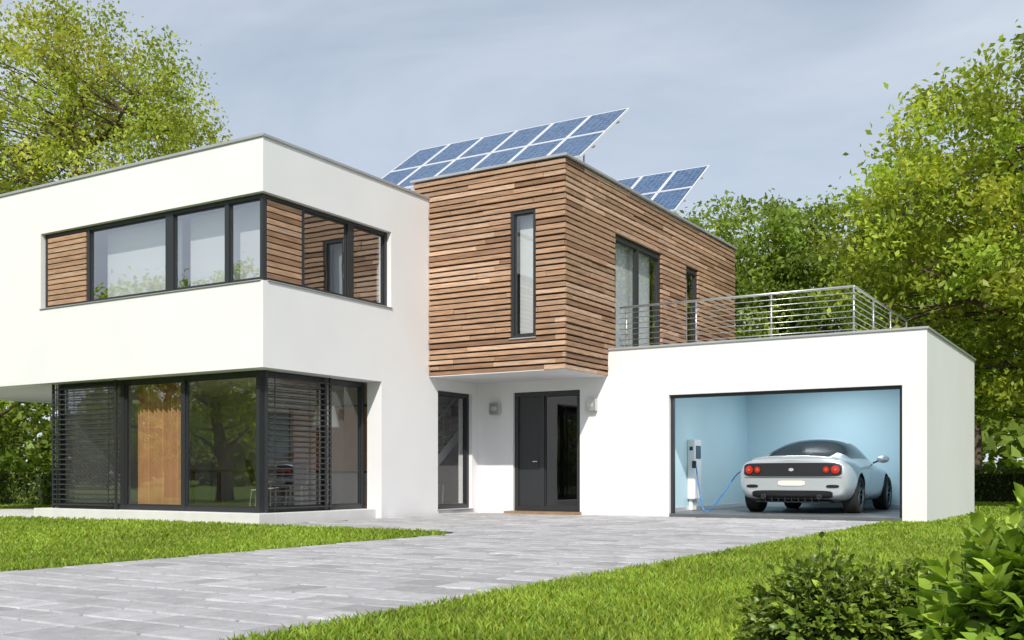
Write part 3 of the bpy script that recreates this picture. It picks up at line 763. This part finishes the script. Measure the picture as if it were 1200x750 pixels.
ch=empty('ev_charging_station')
M['chw']=pmat('charger_white',(.78,.80,.82),.35,coat=.3); M['cable']=pmat('blue_cable',(.03,.20,.50),.4); M['chscreen']=pmat('charger_screen',(.02,.04,.08),.15)
q=MB(); q.box(-8.148,-7.98,20.45,20.86,.30,1.55,'chw'); q.box(-8.148,-8.06,20.52,20.79,.062,.30,'chw'); 
q.obj('cabinet',ch,bevel=.02)
q=MB(); q.box(-7.979,-7.972,20.52,20.79,1.15,1.42,'chscreen'); q.box(-8.02,-7.94,20.445,20.40,.95,1.10,'black')
q.box(-8.09,-8.02,20.448,20.44,1.32,1.40,'chscreen'); q.obj('screen_and_socket',ch)
pts=[];P0=[(-7.94,20.42,1.0),(-7.85,20.36,.55),(-7.74,20.3,.12),(-7.58,20.3,.09),(-7.35,20.4,.42),(-7.12,20.6,.82),(-6.93,20.68,.92)]
for i in range(len(P0)-1):
    p_=[Vector(P0[max(i-1,0)]),Vector(P0[i]),Vector(P0[i+1]),Vector(P0[min(i+2,len(P0)-1)])]
    for t_ in range(6):
        u=t_/6
        pts.append(.5*((2*p_[1])+(-p_[0]+p_[2])*u+(2*p_[0]-5*p_[1]+4*p_[2]-p_[3])*u*u+(-p_[0]+3*p_[1]-3*p_[2]+p_[3])*u**3))
pts.append(Vector(P0[-1]))
q=MB(); q.tube(pts,.014,'cable',8); q.tube([Vector(P0[-1])-Vector((.08,.03,0)),Vector(P0[-1])+Vector((.03,.02,0))],.035,'black',10); q.obj('charging_cable',ch,smooth=True)

# ------------------------------------------------------------ light & sky
el=math.radians(41); az=math.radians(27)
ts=Vector((math.sin(az)*math.cos(el),-math.cos(az)*math.cos(el),math.sin(el)))
sd=bpy.data.lights.new('sun','SUN'); sd.energy=4.1; sd.angle=math.radians(.6); sd.color=(1,.945,.865)
so=bpy.data.objects.new('sun',sd); COL.objects.link(so); so.rotation_euler=(-ts).to_track_quat('-Z','Y').to_euler(); so.location=(20,-20,30)
wd_=bpy.data.worlds.new('World'); scene.world=wd_; wd_.use_nodes=True; nt=wd_.node_tree; nt.nodes.clear(); L=nt.links.new
out=N(nt,'ShaderNodeOutputWorld'); bg=N(nt,'ShaderNodeBackground'); bg.inputs[1].default_value=.115; L(bg.outputs[0],out.inputs[0])
sk=N(nt,'ShaderNodeTexSky'); sk.sky_type='NISHITA'; sk.sun_disc=False; sk.sun_elevation=el; sk.sun_rotation=math.atan2(ts.x,ts.y); sk.dust_density=1.5
tc=N(nt,'ShaderNodeTexCoord'); mp=N(nt,'ShaderNodeMapping'); mp.inputs['Scale'].default_value=(1.2,1.2,4.5); mp.inputs['Rotation'].default_value=(.2,.12,.5)
no=N(nt,'ShaderNodeTexNoise'); no.inputs['Scale'].default_value=1.7; no.inputs['Detail'].default_value=9; no.inputs['Roughness'].default_value=.56; no.inputs['Distortion'].default_value=.6
L(tc.outputs['Generated'],mp.inputs[0]); L(mp.outputs[0],no.inputs['Vector'])
mr=N(nt,'ShaderNodeMapRange'); mr.inputs[1].default_value=.35; mr.inputs[2].default_value=.72; mr.inputs[3].default_value=.30; mr.inputs[4].default_value=.72; L(no.outputs[0],mr.inputs[0])
sp_=N(nt,'ShaderNodeSeparateXYZ'); L(tc.outputs['Generated'],sp_.inputs[0])
hz=N(nt,'ShaderNodeMapRange'); hz.inputs[1].default_value=0; hz.inputs[2].default_value=.5; hz.inputs[3].default_value=.6; hz.inputs[4].default_value=0; L(sp_.outputs['Z'],hz.inputs[0])
ad=N(nt,'ShaderNodeMath',operation='ADD',use_clamp=True); L(mr.outputs[0],ad.inputs[0]); L(hz.outputs[0],ad.inputs[1])
mx=N(nt,'ShaderNodeMix'); mx.data_type='RGBA'; L(ad.outputs[0],mx.inputs[0]); L(sk.outputs[0],mx.inputs[6]); mx.inputs[7].default_value=(6.1,6.7,7.5,1); L(mx.outputs[2],bg.inputs[0])

cd=bpy.data.cameras.new('camera'); cd.lens=36.48; cd.sensor_width=36; cd.shift_y=.1517; cd.clip_end=2000; cd.clip_start=.05
cam=bpy.data.objects.new('camera',cd); COL.objects.link(cam); cam.location=(0,0,.8); cam.rotation_euler=(math.pi/2,0,math.radians(31.3)); scene.camera=cam
scene.view_settings.view_transform='Standard'; scene.view_settings.look='None'; scene.view_settings.exposure=0
